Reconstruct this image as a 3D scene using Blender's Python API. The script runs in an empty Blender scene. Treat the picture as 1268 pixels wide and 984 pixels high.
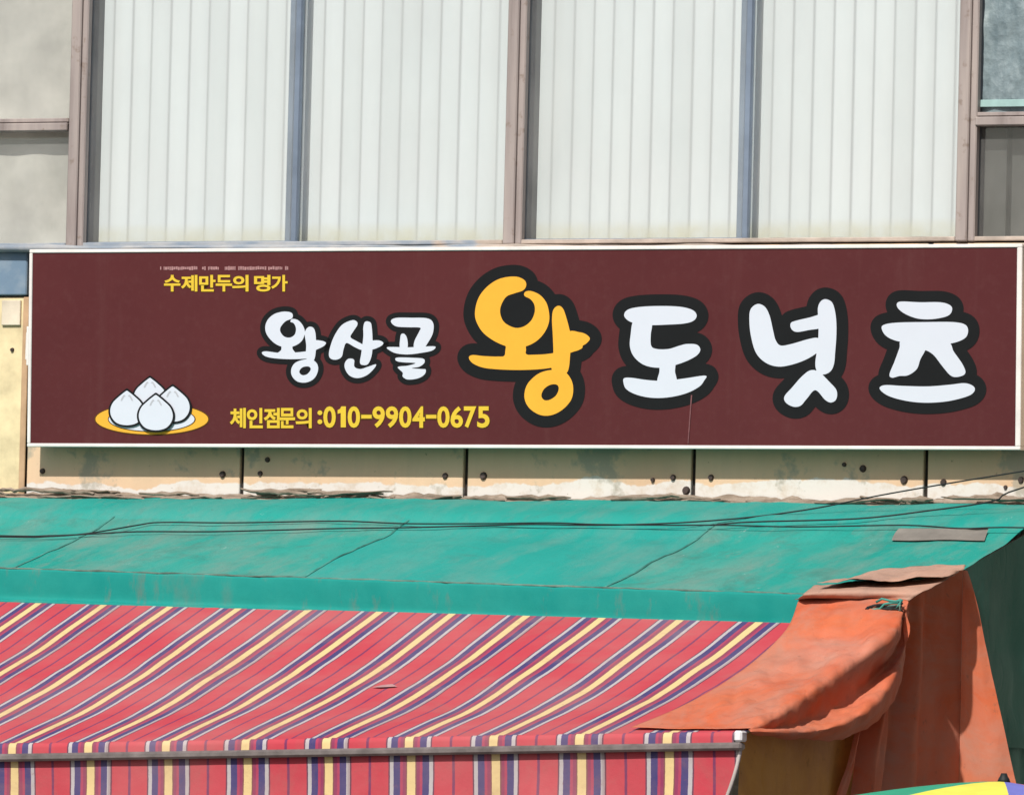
import bpy, bmesh, math, random
import numpy as np
from mathutils import Vector, noise

random.seed(7)
scene = bpy.context.scene
COL = scene.collection

# ------------------------------------------------------------------ camera
TH, PH = math.radians(25.0), math.radians(3.07)
FPX = 12800.0
DIST = 51.8
TGT = Vector((-0.07, 0.0, 4.30))
FWD = Vector((-math.sin(TH)*math.cos(PH), math.cos(TH)*math.cos(PH), math.sin(PH)))
R0 = Vector((math.cos(TH), math.sin(TH), 0))
U0 = R0.cross(FWD)
RHO = math.atan(math.tan(TH)*math.sin(PH))
RT = R0*math.cos(RHO) + U0*math.sin(RHO)
UP = -R0*math.sin(RHO) + U0*math.cos(RHO)
CAMLOC = TGT - FWD*DIST
cam_data = bpy.data.cameras.new("camera")
cam = bpy.data.objects.new("camera", cam_data)
COL.objects.link(cam)
from mathutils import Matrix
m = Matrix((RT, UP, -FWD)).transposed().to_4x4()
m.translation = CAMLOC
cam.matrix_world = m
cam_data.sensor_width = 36.0
cam_data.sensor_fit = 'HORIZONTAL'
cam_data.lens = 36.0*FPX/1268.0
cam_data.clip_start = 1.0
cam_data.clip_end = 5000.0
scene.camera = cam

# ------------------------------------------------------------------ sky + sun
SUN_EL, SUN_AZ = math.radians(43.0), math.radians(1.5)   # azimuth: to the right of the facade's normal
world = bpy.data.worlds.new("World")
scene.world = world
world.use_nodes = True
wn = world.node_tree
bg = wn.nodes["Background"]
sky = wn.nodes.new("ShaderNodeTexSky")
sky.sky_type = 'NISHITA'
sky.sun_disc = False
sky.sun_elevation = SUN_EL
SDIR = Vector((math.sin(SUN_AZ)*math.cos(SUN_EL), -math.cos(SUN_AZ)*math.cos(SUN_EL), math.sin(SUN_EL)))
sky.sun_rotation = math.atan2(SDIR.x, SDIR.y)
sky.dust_density = 2.0
wn.links.new(sky.outputs[0], bg.inputs[0])
bg.inputs[1].default_value = 0.095
sun_data = bpy.data.lights.new("sun", 'SUN')
sun_data.energy = 4.4
sun_data.angle = math.radians(0.9)
sun_data.color = (1.0, 0.95, 0.88)
sun = bpy.data.objects.new("sun", sun_data)
COL.objects.link(sun)
sun.rotation_euler = (-SDIR).to_track_quat('-Z', 'Y').to_euler()
sun.location = (0, -20, 30)
scene.view_settings.view_transform = 'Standard'
scene.view_settings.look = 'None'
scene.view_settings.gamma = 1.0
scene.view_settings.exposure = 0.0
scene.cycles.max_bounces = 8
scene.cycles.transparent_max_bounces = 12

# ------------------------------------------------------------------ measuring: photograph pixel -> point on a known plane
def ray(px, py):
    return (FWD*FPX + RT*(px-634.0) - UP*(py-492.0)).normalized()
def P(px, py, y):
    d = ray(px, py)
    return CAMLOC + d*((y-CAMLOC.y)/d.y)
def PX(px, py, x):
    d = ray(px, py)
    return CAMLOC + d*((x-CAMLOC.x)/d.x)
def PP(px, py, o, n):
    d = ray(px, py)
    return CAMLOC + d*((o-CAMLOC).dot(n)/d.dot(n))

# ------------------------------------------------------------------ object helpers
WL = {}
def tag(o, label, cat=None, group=None, kind=None):
    if label: o["label"] = label
    if cat: o["category"] = cat
    if group: o["group"] = group
    if kind: o["kind"] = kind
    return o
def thing(name, loc, label, cat, group=None):
    o = bpy.data.objects.new(name, None)
    COL.objects.link(o)
    o.location = loc
    o.empty_display_size = 0.1
    WL[o] = Vector(loc)
    return tag(o, label, cat, group)
def part(name, verts, faces, mat, parent=None, smooth=False, uvs=None):
    off = WL[parent] if parent else Vector((0, 0, 0))
    me = bpy.data.meshes.new(name)
    me.from_pydata([tuple(Vector(v)-off) for v in verts], [], faces)
    me.update()
    if smooth:
        me.polygons.foreach_set("use_smooth", [True]*len(me.polygons))
    if uvs is not None:
        uv = me.uv_layers.new(name="UVMap")
        for lp in me.loops:
            uv.data[lp.index].uv = uvs[lp.vertex_index]
    me.materials.append(mat)
    o = bpy.data.objects.new(name, me)
    COL.objects.link(o)
    if parent: o.parent = parent
    WL[o] = off
    return o
def shared(name, me, loc, parent, rotz=0.0):
    o = bpy.data.objects.new(name, me)
    COL.objects.link(o)
    o.parent = parent
    o.location = Vector(loc) - WL[parent]
    o.rotation_euler.z = rotz
    WL[o] = Vector(loc)
    return o
def bm_data(bm):
    bm.verts.ensure_lookup_table()
    v = [x.co.copy() for x in bm.verts]
    for i, x in enumerate(bm.verts): x.index = i
    f = [[x.index for x in fc.verts] for fc in bm.faces]
    bm.free()
    return v, f
def box(x0, x1, y0, y1, z0, z1, bev=0.004):
    bm = bmesh.new()
    bmesh.ops.create_cube(bm, size=1.0)
    for v in bm.verts:
        v.co = Vector(((x0+x1)/2+v.co.x*(x1-x0), (y0+y1)/2+v.co.y*(y1-y0), (z0+z1)/2+v.co.z*(z1-z0)))
    if bev:
        bmesh.ops.bevel(bm, geom=bm.edges[:], offset=bev, segments=1, affect='EDGES')
    return bm_data(bm)
def beam(a, b, w, h, upv=Vector((0, 0, 1)), bev=0.003):
    a, b = Vector(a), Vector(b)
    d = (b-a); L = d.length; d.normalize()
    s = d.cross(upv).normalized(); t = s.cross(d)
    v, f = box(-L/2, L/2, -w/2, w/2, -h/2, h/2, bev)
    c = (a+b)/2
    return [c + d*p.x + s*p.y + t*p.z for p in v], f
def join(*vf):
    V, F = [], []
    for v, f in vf:
        o = len(V); V += list(v); F += [[i+o for i in q] for q in f]
    return V, F
def tube(pts, r, n=8, cap=True):
    V, F = [], []
    pts = [Vector(p) for p in pts]
    for i, p in enumerate(pts):
        d = (pts[min(i+1, len(pts)-1)]-pts[max(i-1, 0)]).normalized()
        ref = Vector((0, 0, 1)) if abs(d.z) < .9 else Vector((1, 0, 0))
        s = d.cross(ref).normalized(); t = s.cross(d)
        rr = r(i/(len(pts)-1)) if callable(r) else r
        for k in range(n):
            a = 2*math.pi*k/n
            V.append(p + s*math.cos(a)*rr + t*math.sin(a)*rr)
    for i in range(len(pts)-1):
        for k in range(n):
            a, b = i*n+k, i*n+(k+1) % n
            F.append([a, b, b+n, a+n])
    if cap:
        F.append(list(range(n))[::-1]); F.append([(len(pts)-1)*n+k for k in range(n)])
    return V, F
def crom(pts, sub, closed=False):
    n = len(pts); out = []
    rng = range(n) if closed else range(n-1)
    for i in rng:
        if closed:
            p0, p1, p2, p3 = (pts[(i-1) % n], pts[i], pts[(i+1) % n], pts[(i+2) % n])
        else:
            p1, p2 = pts[i], pts[i+1]
            p0 = pts[i-1] if i > 0 else p1*2-p2
            p3 = pts[i+2] if i+2 < n else p2*2-p1
        for k in range(sub):
            t = k/sub
            out.append(0.5*((p1*2)+(p2-p0)*t+(p0*2-p1*5+p2*4-p3)*t*t+(p1*3-p0-p2*3+p3)*t*t*t))
    if not closed: out.append(pts[-1].copy())
    return out
def grid(rows, su, sv, disp=None, closed_u=False):
    """rows of control points -> smooth sheet; disp(p, i, j) gives an offset along the normal"""
    R_ = [crom(r, su) for r in rows]
    cols = list(zip(*R_))
    C_ = [crom(list(c), sv) for c in cols]
    nu, nv = len(C_), len(C_[0])
    V = [C_[i][j].copy() for j in range(nv) for i in range(nu)]
    F = [[j*nu+i, j*nu+i+1, (j+1)*nu+i+1, (j+1)*nu+i] for j in range(nv-1) for i in range(nu-1)]
    if disp:
        N = []
        for j in range(nv):
            for i in range(nu):
                a = C_[min(i+1, nu-1)][j]-C_[max(i-1, 0)][j]
                b = C_[i][min(j+1, nv-1)]-C_[i][max(j-1, 0)]
                nn = a.cross(b)
                N.append(nn.normalized() if nn.length > 1e-9 else Vector((0, -1, 0)))
        V = [v+N[k]*disp(v, (k % nu)/(nu-1), (k//nu)/(nv-1)) for k, v in enumerate(V)]
    return V, F, nu, nv
def fbm(p, s, o=3):
    return noise.fractal(Vector(p)*s, 1.0, 2.0, o, noise_basis='PERLIN_ORIGINAL')

# ------------------------------------------------------------------ materials
class NT:
    def __init__(s, name, rough=0.7, spec=0.3, metal=0.0):
        s.m = bpy.data.materials.new(name); s.m.use_nodes = True
        s.t = s.m.node_tree; s.b = s.t.nodes["Principled BSDF"]
        s.b.inputs["Roughness"].default_value = rough
        s.b.inputs["Specular IOR Level"].default_value = spec
        s.b.inputs["Metallic"].default_value = metal
        g = s.n("ShaderNodeNewGeometry"); s.pos = g.outputs["Position"]
    def n(s, t, **k):
        x = s.t.nodes.new(t)
        for a, b in k.items(): setattr(x, a, b)
        return x
    def set(s, sock, v):
        if isinstance(v, (int, float)): sock.default_value = v
        elif isinstance(v, tuple): sock.default_value = v if len(v) == len(sock.default_value) else (*v, 1.0)
        else: s.t.links.new(v, sock)
    def vmul(s, v, sc):
        x = s.n("ShaderNodeVectorMath", operation='MULTIPLY'); s.set(x.inputs[0], v); x.inputs[1].default_value = sc
        return x.outputs[0]
    def noise(s, scale=5, detail=4, rough=.6, vec=None, dist=0.0, stretch=None):
        x = s.n("ShaderNodeTexNoise"); x.inputs["Scale"].default_value = scale
        x.inputs["Detail"].default_value = detail; x.inputs["Roughness"].default_value = rough
        x.inputs["Distortion"].default_value = dist
        v = vec if vec is not None else s.pos
        if stretch: v = s.vmul(v, stretch)
        s.t.links.new(v, x.inputs["Vector"])
        return x.outputs["Fac"]
    def ramp(s, fac, stops, interp='LINEAR'):
        x = s.n("ShaderNodeValToRGB"); r = x.color_ramp; r.interpolation = interp
        while len(r.elements) < len(stops): r.elements.new(0.5)
        for e, (p, c) in zip(r.elements, stops):
            e.position = p; e.color = (*c, 1) if not isinstance(c, (int, float)) else (c, c, c, 1)
        s.set(x.inputs[0], fac)
        return x.outputs[0]
    def mix(s, f, a, b, bt='MIX'):
        x = s.n("ShaderNodeMix", data_type='RGBA', blend_type=bt)
        s.set(x.inputs[0], f); s.set(x.inputs[6], a); s.set(x.inputs[7], b)
        return x.outputs[2]
    def math(s, op, a, b=0.0, c=0.0):
        x = s.n("ShaderNodeMath", operation=op)
        s.set(x.inputs[0], a); s.set(x.inputs[1], b); s.set(x.inputs[2], c)
        return x.outputs[0]
    def sep(s, v=None):
        x = s.n("ShaderNodeSeparateXYZ"); s.t.links.new(v if v is not None else s.pos, x.inputs[0]); return x.outputs
    def color(s, c): s.set(s.b.inputs["Base Color"], c); return s
    def bump(s, h, strength=.3, dist=.01):
        x = s.n("ShaderNodeBump"); x.inputs["Strength"].default_value = strength; x.inputs["Distance"].default_value = dist
        s.t.links.new(h, x.inputs["Height"]); s.t.links.new(x.outputs[0], s.b.inputs["Normal"]); return s

def plain(name, col, rough=.7, spec=.3, metal=0, var=.12, scale=6, bump=.1, bscale=60):
    k = NT(name, rough, spec, metal)
    d = tuple(c*(1-var*2) for c in col); l = tuple(min(1, c*(1+var)) for c in col)
    k.color(k.ramp(k.noise(scale, 5), [(.3, d), (.7, l)]))
    if bump: k.bump(k.noise(bscale, 3), bump, .004)
    return k.m

M = {}
def mats():
    # painted facade panels: peach paint, bare white patches along the foot, grey-green mould
    k = NT("panel_paint", .8, .2)
    xyz = k.sep()
    base = k.ramp(k.noise(1.2, 6), [(.3, (.62, .43, .28)), (.7, (.72, .53, .36))])
    streak = k.noise(6, 4, stretch=(1, 1, .12))
    base = k.mix(k.ramp(streak, [(.45, 0.0), (.75, .35)]), base, (.45, .36, .26))
    zf = k.math('ADD', xyz[2], k.math('MULTIPLY', k.noise(2.0, 5, .6, stretch=(1, 1, .6)), .22))
    zf = k.math('ADD', zf, k.math('MULTIPLY', k.noise(14, 4), .03))
    wmask = k.ramp(k.math('SUBTRACT', zf, WZ), [(.0, 1.0), (.006, 0.0)])
    base = k.mix(wmask, base, (.66, .63, .59))
    base = k.mix(k.math('MULTIPLY', wmask, k.ramp(k.noise(9, 6, .7), [(.5, 0.0), (.72, .7)])), base, (.50, .40, .29))
    mould = k.ramp(k.noise(3.1, 5, .65), [(.56, 0.0), (.62, .75)])
    base = k.mix(mould, base, (.33, .31, .25))
    spots = k.ramp(k.noise(35, 3), [(.68, 0.0), (.74, .6)])
    base = k.mix(spots, base, (.22, .17, .12))
    k.color(base).bump(k.noise(40, 4), .25, .004)
    M["panel"] = k.m
    M["cream"] = plain("cream_paint", (.74, .62, .38), .8, .2, var=.15, scale=5)
    k = NT("blue_paint", .7, .3)
    k.color(k.mix(k.ramp(k.noise(9, 5), [(.45, 0.0), (.85, .6)]), (.15, .225, .31), (.34, .39, .43))).bump(k.noise(30, 4), .3, .004)
    M["blue"] = k.m
    k = NT("sill_paint", .75, .3)
    xx = k.sep()[0]
    f = k.math('ADD', xx, k.math('MULTIPLY', k.noise(2.5, 5), 2.0))
    c1 = k.ramp(k.noise(11, 5, stretch=(.5, 1, 1)), [(.4, (.22, .26, .31)), (.62, (.36, .365, .37))])
    c2 = k.ramp(k.noise(9, 5, stretch=(.5, 1, 1)), [(.4, (.33, .28, .24)), (.62, (.50, .42, .36))])
    k.color(k.mix(k.ramp(k.math('MULTIPLY', k.math('ADD', f, 3.0), .2), [(.72, 0.0), (.75, 1.0)]), c1, c2)).bump(k.noise(30, 4), .4, .006)
    M["sill"] = k.m
    k = NT("frame_paint", .55, .4)
    st = k.noise(10, 5, stretch=(1, 1, .08))
    c = k.ramp(st, [(.3, (.20, .165, .155)), (.5, (.31, .265, .25)), (.72, (.40, .345, .315))])
    c = k.mix(k.ramp(k.noise(16, 5), [(.60, 0.0), (.70, .7)]), c, (.20, .15, .12))
    k.color(c).bump(k.noise(50, 3), .15, .003)
    M["frame"] = k.m
    M["joint"] = plain("joint_gap", (.055, .045, .04), .9, .1, var=.3, scale=20)
    M["bolt"] = plain("bolt_iron", (.07, .05, .045), .6, .4, .3, var=.3, scale=30)
    M["sash"] = plain("sash_aluminium", (.25, .31, .40), .38, .5, .55, var=.15, scale=3, bump=0)
    M["reveal"] = plain("reveal_shade_tint", (.10, .105, .12), .7, .3)  # jamb shade put into the colour, darker than the window frame
    M["dark"] = plain("interior_dark", (.05, .05, .05), .9, .1)
    k = NT("blind_fabric", .85, .1)
    z = k.sep()[2]
    c = k.ramp(k.noise(2.5, 4, stretch=(1, 1, .2)), [(.3, (.72, .765, .775)), (.7, (.78, .82, .825))])
    tco = k.n("ShaderNodeTexCoord"); lx = k.math('ABSOLUTE', k.math('DIVIDE', k.sep(tco.outputs["Object"])[0], SLATW))
    c = k.mix(k.ramp(lx, [(.40, 0.0), (.47, 1.0)]), c, (.52, .54, .555))  # shade line between slats, painted as darker slat edges
    oi = k.n("ShaderNodeObjectInfo")
    c = k.mix(k.ramp(oi.outputs["Random"], [(.1, 0.0), (.9, .35)]), c, (.60, .64, .64))
    hem = k.ramp(k.math('MULTIPLY', k.math('SUBTRACT', z, BZ), 5.0), [(0, 1.0), (.25, .75), (.5, 0.0)])
    c = k.mix(k.math('MULTIPLY', hem, k.ramp(k.noise(9, 4), [(.3, .35), (.65, .95)])), c, (.66, .64, .50))
    k.color(c).bump(k.noise(300, 2), .05, .001)
    tr = k.n("ShaderNodeBsdfTranslucent"); k.set(tr.inputs[0], (.75, .78, .76))
    mx = k.n("ShaderNodeMixShader"); mx.inputs[0].default_value = .12
    out = k.t.nodes["Material Output"]
    k.t.links.new(k.b.outputs[0], mx.inputs[1]); k.t.links.new(tr.outputs[0], mx.inputs[2]); k.t.links.new(mx.outputs[0], out.inputs[0])
    M["blind"] = k.m
    M["curtain"] = plain("curtain_cloth", (.68, .65, .59), .9, .1, var=.12, scale=4)
    def glass(name, tint, refl, rough, dirt):
        k = NT(name)
        t = k.t
        tr = k.n("ShaderNodeBsdfTransparent"); k.set(tr.inputs[0], tint)
        gl = k.n("ShaderNodeBsdfGlossy"); gl.inputs["Roughness"].default_value = rough; k.set(gl.inputs[0], (1, 1, 1))
        lw = k.n("ShaderNodeLayerWeight"); lw.inputs[0].default_value = .5
        fz = k.math('ADD', k.math('MULTIPLY', k.math('POWER', lw.outputs["Facing"], 5.0), .92), .08)
        a = k.n("ShaderNodeMixShader"); k.set(a.inputs[0], k.math('MULTIPLY', fz, refl))
        t.links.new(tr.outputs[0], a.inputs[1]); t.links.new(gl.outputs[0], a.inputs[2])
        df = k.n("ShaderNodeBsdfDiffuse"); k.set(df.inputs[0], (.62, .62, .60))
        b = k.n("ShaderNodeMixShader"); k.set(b.inputs[0], k.ramp(k.noise(3, 6, stretch=(1, 1, .5)), [(.35, dirt*.3), (.75, dirt)]))
        t.links.new(a.outputs[0], b.inputs[1]); t.links.new(df.outputs[0], b.inputs[2])
        t.links.new(b.outputs[0], t.nodes["Material Output"].inputs[0])
        return k.m
    M["glass"] = glass("window_glass", (.96, .98, .98), 1.0, .02, .16)
    M["glass_dull"] = glass("dusty_glass", (.80, .82, .82), 1.0, .05, .22)
    k = NT("bubble_film", .5, .3)
    vo = k.n("ShaderNodeTexVoronoi"); vo.inputs["Scale"].default_value = 26; k.t.links.new(k.vmul(k.pos, (1, 1, .6)), vo.inputs["Vector"])
    c = k.ramp(k.noise(12, 5, stretch=(1, 1, .4)), [(.3, (.13, .18, .20)), (.55, (.21, .27, .29)), (.75, (.36, .43, .44))])
    k.color(c).bump(k.math('ADD', vo.outputs[0], k.noise(22, 4)), .5, .015)
    M["film"] = k.m
    M["film_hem"] = plain("film_hem", (.38, .58, .56), .5, .4)
    M["greyboard"] = plain("grey_board", (.085, .085, .08), .8, .2, var=.15, scale=2)
    # sign
    k = NT("sign_face", .6, .10)
    k.color(k.ramp(k.noise(1.6, 4), [(.3, (.092, .021, .023)), (.7, (.108, .026, .028))]))
    strk = k.ramp(k.noise(9, 5, .7, stretch=(1, 1, .04)), [(.55, 0.0), (.8, .16)])
    k.color(k.mix(strk, k.mix(k.ramp(k.noise(25, 6, .7), [(.5, 0.0), (.8, .14)]), k.ramp(k.noise(1.6, 4), [(.3, (.080, .019, .021)), (.7, (.094, .023, .025))]), (.16, .075, .072)), (.15, .075, .07)))
    k.bump(k.noise(2.2, 2), .12, .02)
    M["maroon"] = k.m
    M["sign_white"] = plain("print_white", (.60, .635, .71), .6, .08, var=.01, bump=0)
    M["sign_yellow"] = plain("print_orange", (.80, .40, .045), .6, .08, var=.02, bump=0)
    M["sign_black"] = plain("print_black", (.012, .013, .014), .6, .08, var=.05, bump=0)
    M["sign_lemon"] = plain("print_lemon", (.68, .47, .045), .6, .08, var=.03, bump=0)
    M["sign_olive"] = plain("print_olive", (.10, .055, .012), .6, .08, var=.03, bump=0)
    M["sign_pink"] = plain("print_pink", (.40, .22, .22), .6, .08, var=.2, scale=60, bump=0)
    M["sign_grey"] = plain("print_grey", (.45, .46, .50), .6, .08, var=.03, bump=0)
    M["sign_frame"] = plain("white_frame", (.76, .73, .70), .45, .4, var=.06, scale=8, bump=.05)
    M["scratch"] = plain("scratch", (.19, .075, .08), .6, .3, var=.2, scale=40, bump=0)
    # canopy
    k = NT("teal_roof", .7, .06)
    big = k.noise(1.3, 5, .6, dist=.4, stretch=(1, .3, 1))
    c = k.ramp(big, [(.30, (.012, .27, .225)), (.5, (.030, .30, .25)), (.66, (.075, .30, .25))])
    worn = k.ramp(k.noise(3.0, 7, .68, stretch=(1, .22, 1)), [(.45, 0.0), (.66, .75)])
    c = k.mix(worn, c, (.165, .265, .225))
    c = k.mix(k.ramp(k.noise(9, 6, .7, stretch=(1, .12, 1)), [(.60, 0.0), (.72, .45)]), c, (.20, .22, .19))
    c = k.mix(k.ramp(k.noise(30, 3, .6), [(.71, 0.0), (.76, .7)]), c, (.10, .08, .06))
    sm_ = k.ramp(k.noise(2.1, 8, .75, dist=.5), [(.54, 0.0), (.72, .7)])
    c = k.mix(sm_, c, (.075, .15, .125))
    c = k.mix(k.ramp(k.noise(26, 6, .7, stretch=(1, .10, 1)), [(.52, 0.0), (.75, .30)]), c, (.03, .15, .13))
    c = k.mix(k.ramp(k.noise(17, 5, .75, stretch=(1, .3, 1)), [(.66, 0.0), (.70, .55)]), c, (.30, .42, .38))
    oi = k.n("ShaderNodeObjectInfo")
    c = k.mix(k.ramp(oi.outputs["Random"], [(.2, 0.0), (.8, .5)]), c, (.02, .30, .27))
    k.color(c).bump(k.math("ADD", k.noise(7, 7, .65, dist=.6, stretch=(1, .5, 1)), k.math("MULTIPLY", k.noise(60, 4), .15)), .55, .018)
    M["teal"] = k.m
    k = NT("teal_fascia", .6, .08)
    c = k.ramp(k.noise(2.5, 6, .65, stretch=(1, 1, .5)), [(.3, (.008, .225, .20)), (.6, (.018, .255, .22)), (.75, (.08, .22, .185))])
    c = k.mix(k.ramp(k.noise(10, 6, .7, stretch=(1, 1, .3)), [(.58, 0.0), (.70, .5)]), c, (.13, .17, .14))
    k.color(c).bump(k.noise(20, 5), .25, .008)
    M["fascia"] = k.m
    M["seam"] = plain("teal_seam", (.055, .25, .21), .7, .2, var=.3, scale=8)
    M["drip"] = plain("dirty_edge", (.13, .20, .165), .8, .2, var=.35, scale=7)
    M["patch"] = plain("grey_patch", (.20, .185, .165), .8, .2, var=.1, scale=9)
    k = NT("old_sealant", .9, .1)
    k.color(k.ramp(k.noise(14, 6, .7, stretch=(.5, 1, 2)), [(.3, (.13, .10, .075)), (.5, (.26, .205, .16)), (.72, (.42, .345, .28))])).bump(k.noise(30, 5), .8, .01)
    M["sealant"] = k.m
    M["steel"] = plain("dull_steel", (.22, .19, .18), .45, .5, .4, var=.2, scale=12)
    M["cap"] = plain("end_cap", (.74, .74, .74), .4, .5, 0, var=.08)
    M["rubber"] = plain("black_rubber", (.012, .016, .017), .6, .3, var=.1, bump=0)
    M["trim"] = plain("valance_binding", (.52, .47, .44), .8, .2)
    # striped canvas, u counted in stripe periods
    k = NT("striped_canvas", .85, .15)
    uvn = k.n("ShaderNodeUVMap"); u = k.sep(uvn.outputs[0])[0]
    wob = k.math('MULTIPLY', k.math('SUBTRACT', k.noise(40, 2), .5), .008)
    fr = k.math('FRACT', k.math('ADD', k.math('ADD', u, .5), wob))
    d = k.math('MULTIPLY', k.math('ABSOLUTE', k.math('SUBTRACT', fr, .5)), 2.0)     # 0 at the yellow stripe, 1 midway
    red, mag, navy, white, yel, lin = (.47, .054, .074), (.25, .044, .10), (.060, .052, .155), (.43, .40, .41), (.66, .50, .24), (.17, .035, .10)
    st = k.ramp(d, [(0, yel), (.095, (.20, .07, .08)), (.13, mag), (.20, (.36, .05, .10)), (.265, navy), (.425, white), (.515, (.13, .045, .08)), (.55, red), (.965, lin)], 'CONSTANT')
    dust = k.ramp(k.noise(1.3, 5, .6), [(.4, .0), (.75, .22)])
    st = k.mix(dust, st, (.50, .36, .32))
    nz = k.n("ShaderNodeSeparateXYZ"); g = k.n("ShaderNodeNewGeometry"); k.t.links.new(g.outputs["True Normal"], nz.inputs[0])
    st = k.mix(k.ramp(k.noise(7, 5, .7), [(.6, 0.0), (.72, .25)]), st, (.30, .13, .12))
    sl = k.math('ABSOLUTE', k.math('SUBTRACT', k.math('FRACT', k.math('MULTIPLY', k.math('ADD', u, .25), 1/3)), .5))
    seam = k.ramp(sl, [(0, 1.0), (.006, .9), (.009, 0.0)])
    st = k.mix(k.math('MULTIPLY', seam, .35), st, (.16, .04, .05))
    st = k.mix(k.ramp(k.noise(2.4, 7, .72, dist=.7), [(.52, 0.0), (.75, .40)]), st, (.30, .15, .13))
    st = k.mix(k.ramp(k.noise(45, 3, .6), [(.66, 0.0), (.76, .35)]), st, (.22, .10, .09))
    hgt = k.math('ADD', k.math('MULTIPLY', seam, .5), k.math('ADD', k.noise(6, 5, .6, stretch=(1, .5, 1)), k.math('MULTIPLY', k.noise(220, 2), .08)))
    k.color(st).bump(hgt, .45, .012)
    M["stripe"] = k.m
    # tarps
    def tarp(name, a, b, worn, wfac, sheen=.2, thin=.0):
        k = NT(name, .62, sheen)
        c = k.ramp(k.noise(1.8, 5, .6), [(.3, a), (.7, b)])
        c = k.mix(k.ramp(k.noise(2.6, 7, .68, dist=.8, stretch=(1, .5, 1)), [(.42, 0.0), (.68, wfac)]), c, worn)
        c = k.mix(k.ramp(k.noise(1.3, 4, .55), [(.5, 0.0), (.7, wfac*.5)]), c, tuple(min(1, x*1.25+.05) for x in worn))
        c = k.mix(k.ramp(k.noise(5.5, 6, .75, stretch=(1, .7, .5)), [(.56, 0.0), (.72, wfac*.5)]), c, tuple(x*.6 for x in worn))
        c = k.mix(k.ramp(k.noise(16, 5, .7), [(.62, 0.0), (.72, .45)]), c, tuple(x*.45 for x in worn))
        k.color(c)
        cr = k.math('ABSOLUTE', k.math('SUBTRACT', k.noise(3.2, 3, .5, stretch=(1, .8, .55)), .5))
        cr = k.ramp(cr, [(0, 0.0), (.03, .6), (.12, 1.0)])
        h = k.math('ADD', k.math('ADD', k.noise(10, 6, .6, stretch=(1, .8, .6)), k.math('MULTIPLY', cr, .35)), k.math('MULTIPLY', k.noise(260, 2), .10))
        k.bump(h, .42, .016)
        if thin:
            tr = k.n("ShaderNodeBsdfTranslucent"); k.set(tr.inputs[0], c)
            mx = k.n("ShaderNodeMixShader"); mx.inputs[0].default_value = thin
            k.t.links.new(k.b.outputs[0], mx.inputs[1]); k.t.links.new(tr.outputs[0], mx.inputs[2])
            k.t.links.new(mx.outputs[0], k.t.nodes["Material Output"].inputs[0])
        return k
    M["orange"] = tarp("orange_tarp", (.64, .135, .06), (.72, .20, .09), (.52, .28, .21), .7, .12, .22).m
    M["faded"] = tarp("faded_tarp", (.44, .24, .17), (.54, .34, .25), (.30, .20, .16), .7).m
    M["ochre"] = tarp("ochre_tarp", (.56, .27, .06), (.64, .33, .075), (.38, .16, .06), .6, .15, .25).m
    M["darkgreen"] = tarp("green_tarp", (.014, .090, .070), (.020, .115, .088), (.045, .12, .10), .5, .1).m
    for nme, c in (("p_green", (.03, .34, .20)), ("p_yellow", (.80, .72, .10)), ("p_blue", (.17, .18, .55)), ("p_red", (.62, .11, .16))):
        M[nme] = plain(nme, c, .7, .3, var=.06, scale=5)
    k = NT("asphalt", .9, .2)
    k.color(k.ramp(k.noise(3, 8), [(.3, (.05, .05, .05)), (.7, (.085, .083, .08))])).bump(k.noise(120, 3), .4, .01)
    M["asphalt"] = k.m
    M["paver"] = plain("pavement_concrete", (.22, .21, .195), .9, .2, var=.2, scale=2)
    M["concrete"] = plain("render_wall", (.36, .33, .29), .85, .2, var=.15, scale=1.5)

BZ = P(300, 300, .17).z
WZ = P(600, 597, 0).z + .115
SLATW = .107
mats()

# ------------------------------------------------------------------ ground
def sheet(name, x0, x1, y0, y1, z, mat):
    o = part(name, [(x0, y0, z), (x1, y0, z), (x1, y1, z), (x0, y1, z)], [[0, 1, 2, 3]], mat)
    o["kind"] = "structure"
    return o
sheet("ground", -600, 600, -600, 600, 0.0, M["asphalt"])
v, f = box(-30, 30, -6.5, 0.2, -0.05, 0.12, .01)
pv = part("pavement", v, f, M["paver"]); pv["kind"] = "structure"

# ------------------------------------------------------------------ building
bld = thing("shop_building", (0, 0, 0), "old two-storey shop building with peach wall panels and wide aluminium windows", "building")
X_ = lambda px, py=296, y=0.0: P(px, py, y).x
Z_ = lambda py, px=634, y=0.0: P(px, py, y).z
FX0, FX1 = X_(-520), X_(1800)
ZTOP = Z_(-330)
Z_SILL = Z_(302)          # top of the panel band
Z_HEAD = Z_(-170)         # top of the windows
Z_FOOT = Z_(700)
wall = part("wall", *join(box(FX0, FX1, .03, .30, 0.12, Z_SILL-.002, .0),
                          box(FX0, FX1, .0, .30, Z_HEAD, ZTOP, .0)), M["joint"], bld)
back = part("rear_wall", *join(box(FX0, FX1, 6.0, 6.2, 0.0, ZTOP, 0), box(FX0-.2, FX0, .0, 6.2, 0, ZTOP+.004, 0), box(FX1, FX1+.2, .0, 6.2, 0, ZTOP+.004, 0)), M["concrete"], bld)
part("flat_roof", *box(FX0-.3, FX1+.3, -.15, 6.3, ZTOP+.005, ZTOP+.16, .01), M["concrete"], bld)
part("upper_floor", *box(FX0, FX1, .31, 5.99, Z_SILL-.2, Z_SILL-.05, 0), M["dark"], bld)
part("room_wall", *box(FX0, FX1, 1.6, 1.7, Z_SILL-.04, ZTOP-.01, 0), M["dark"], bld)
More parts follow.
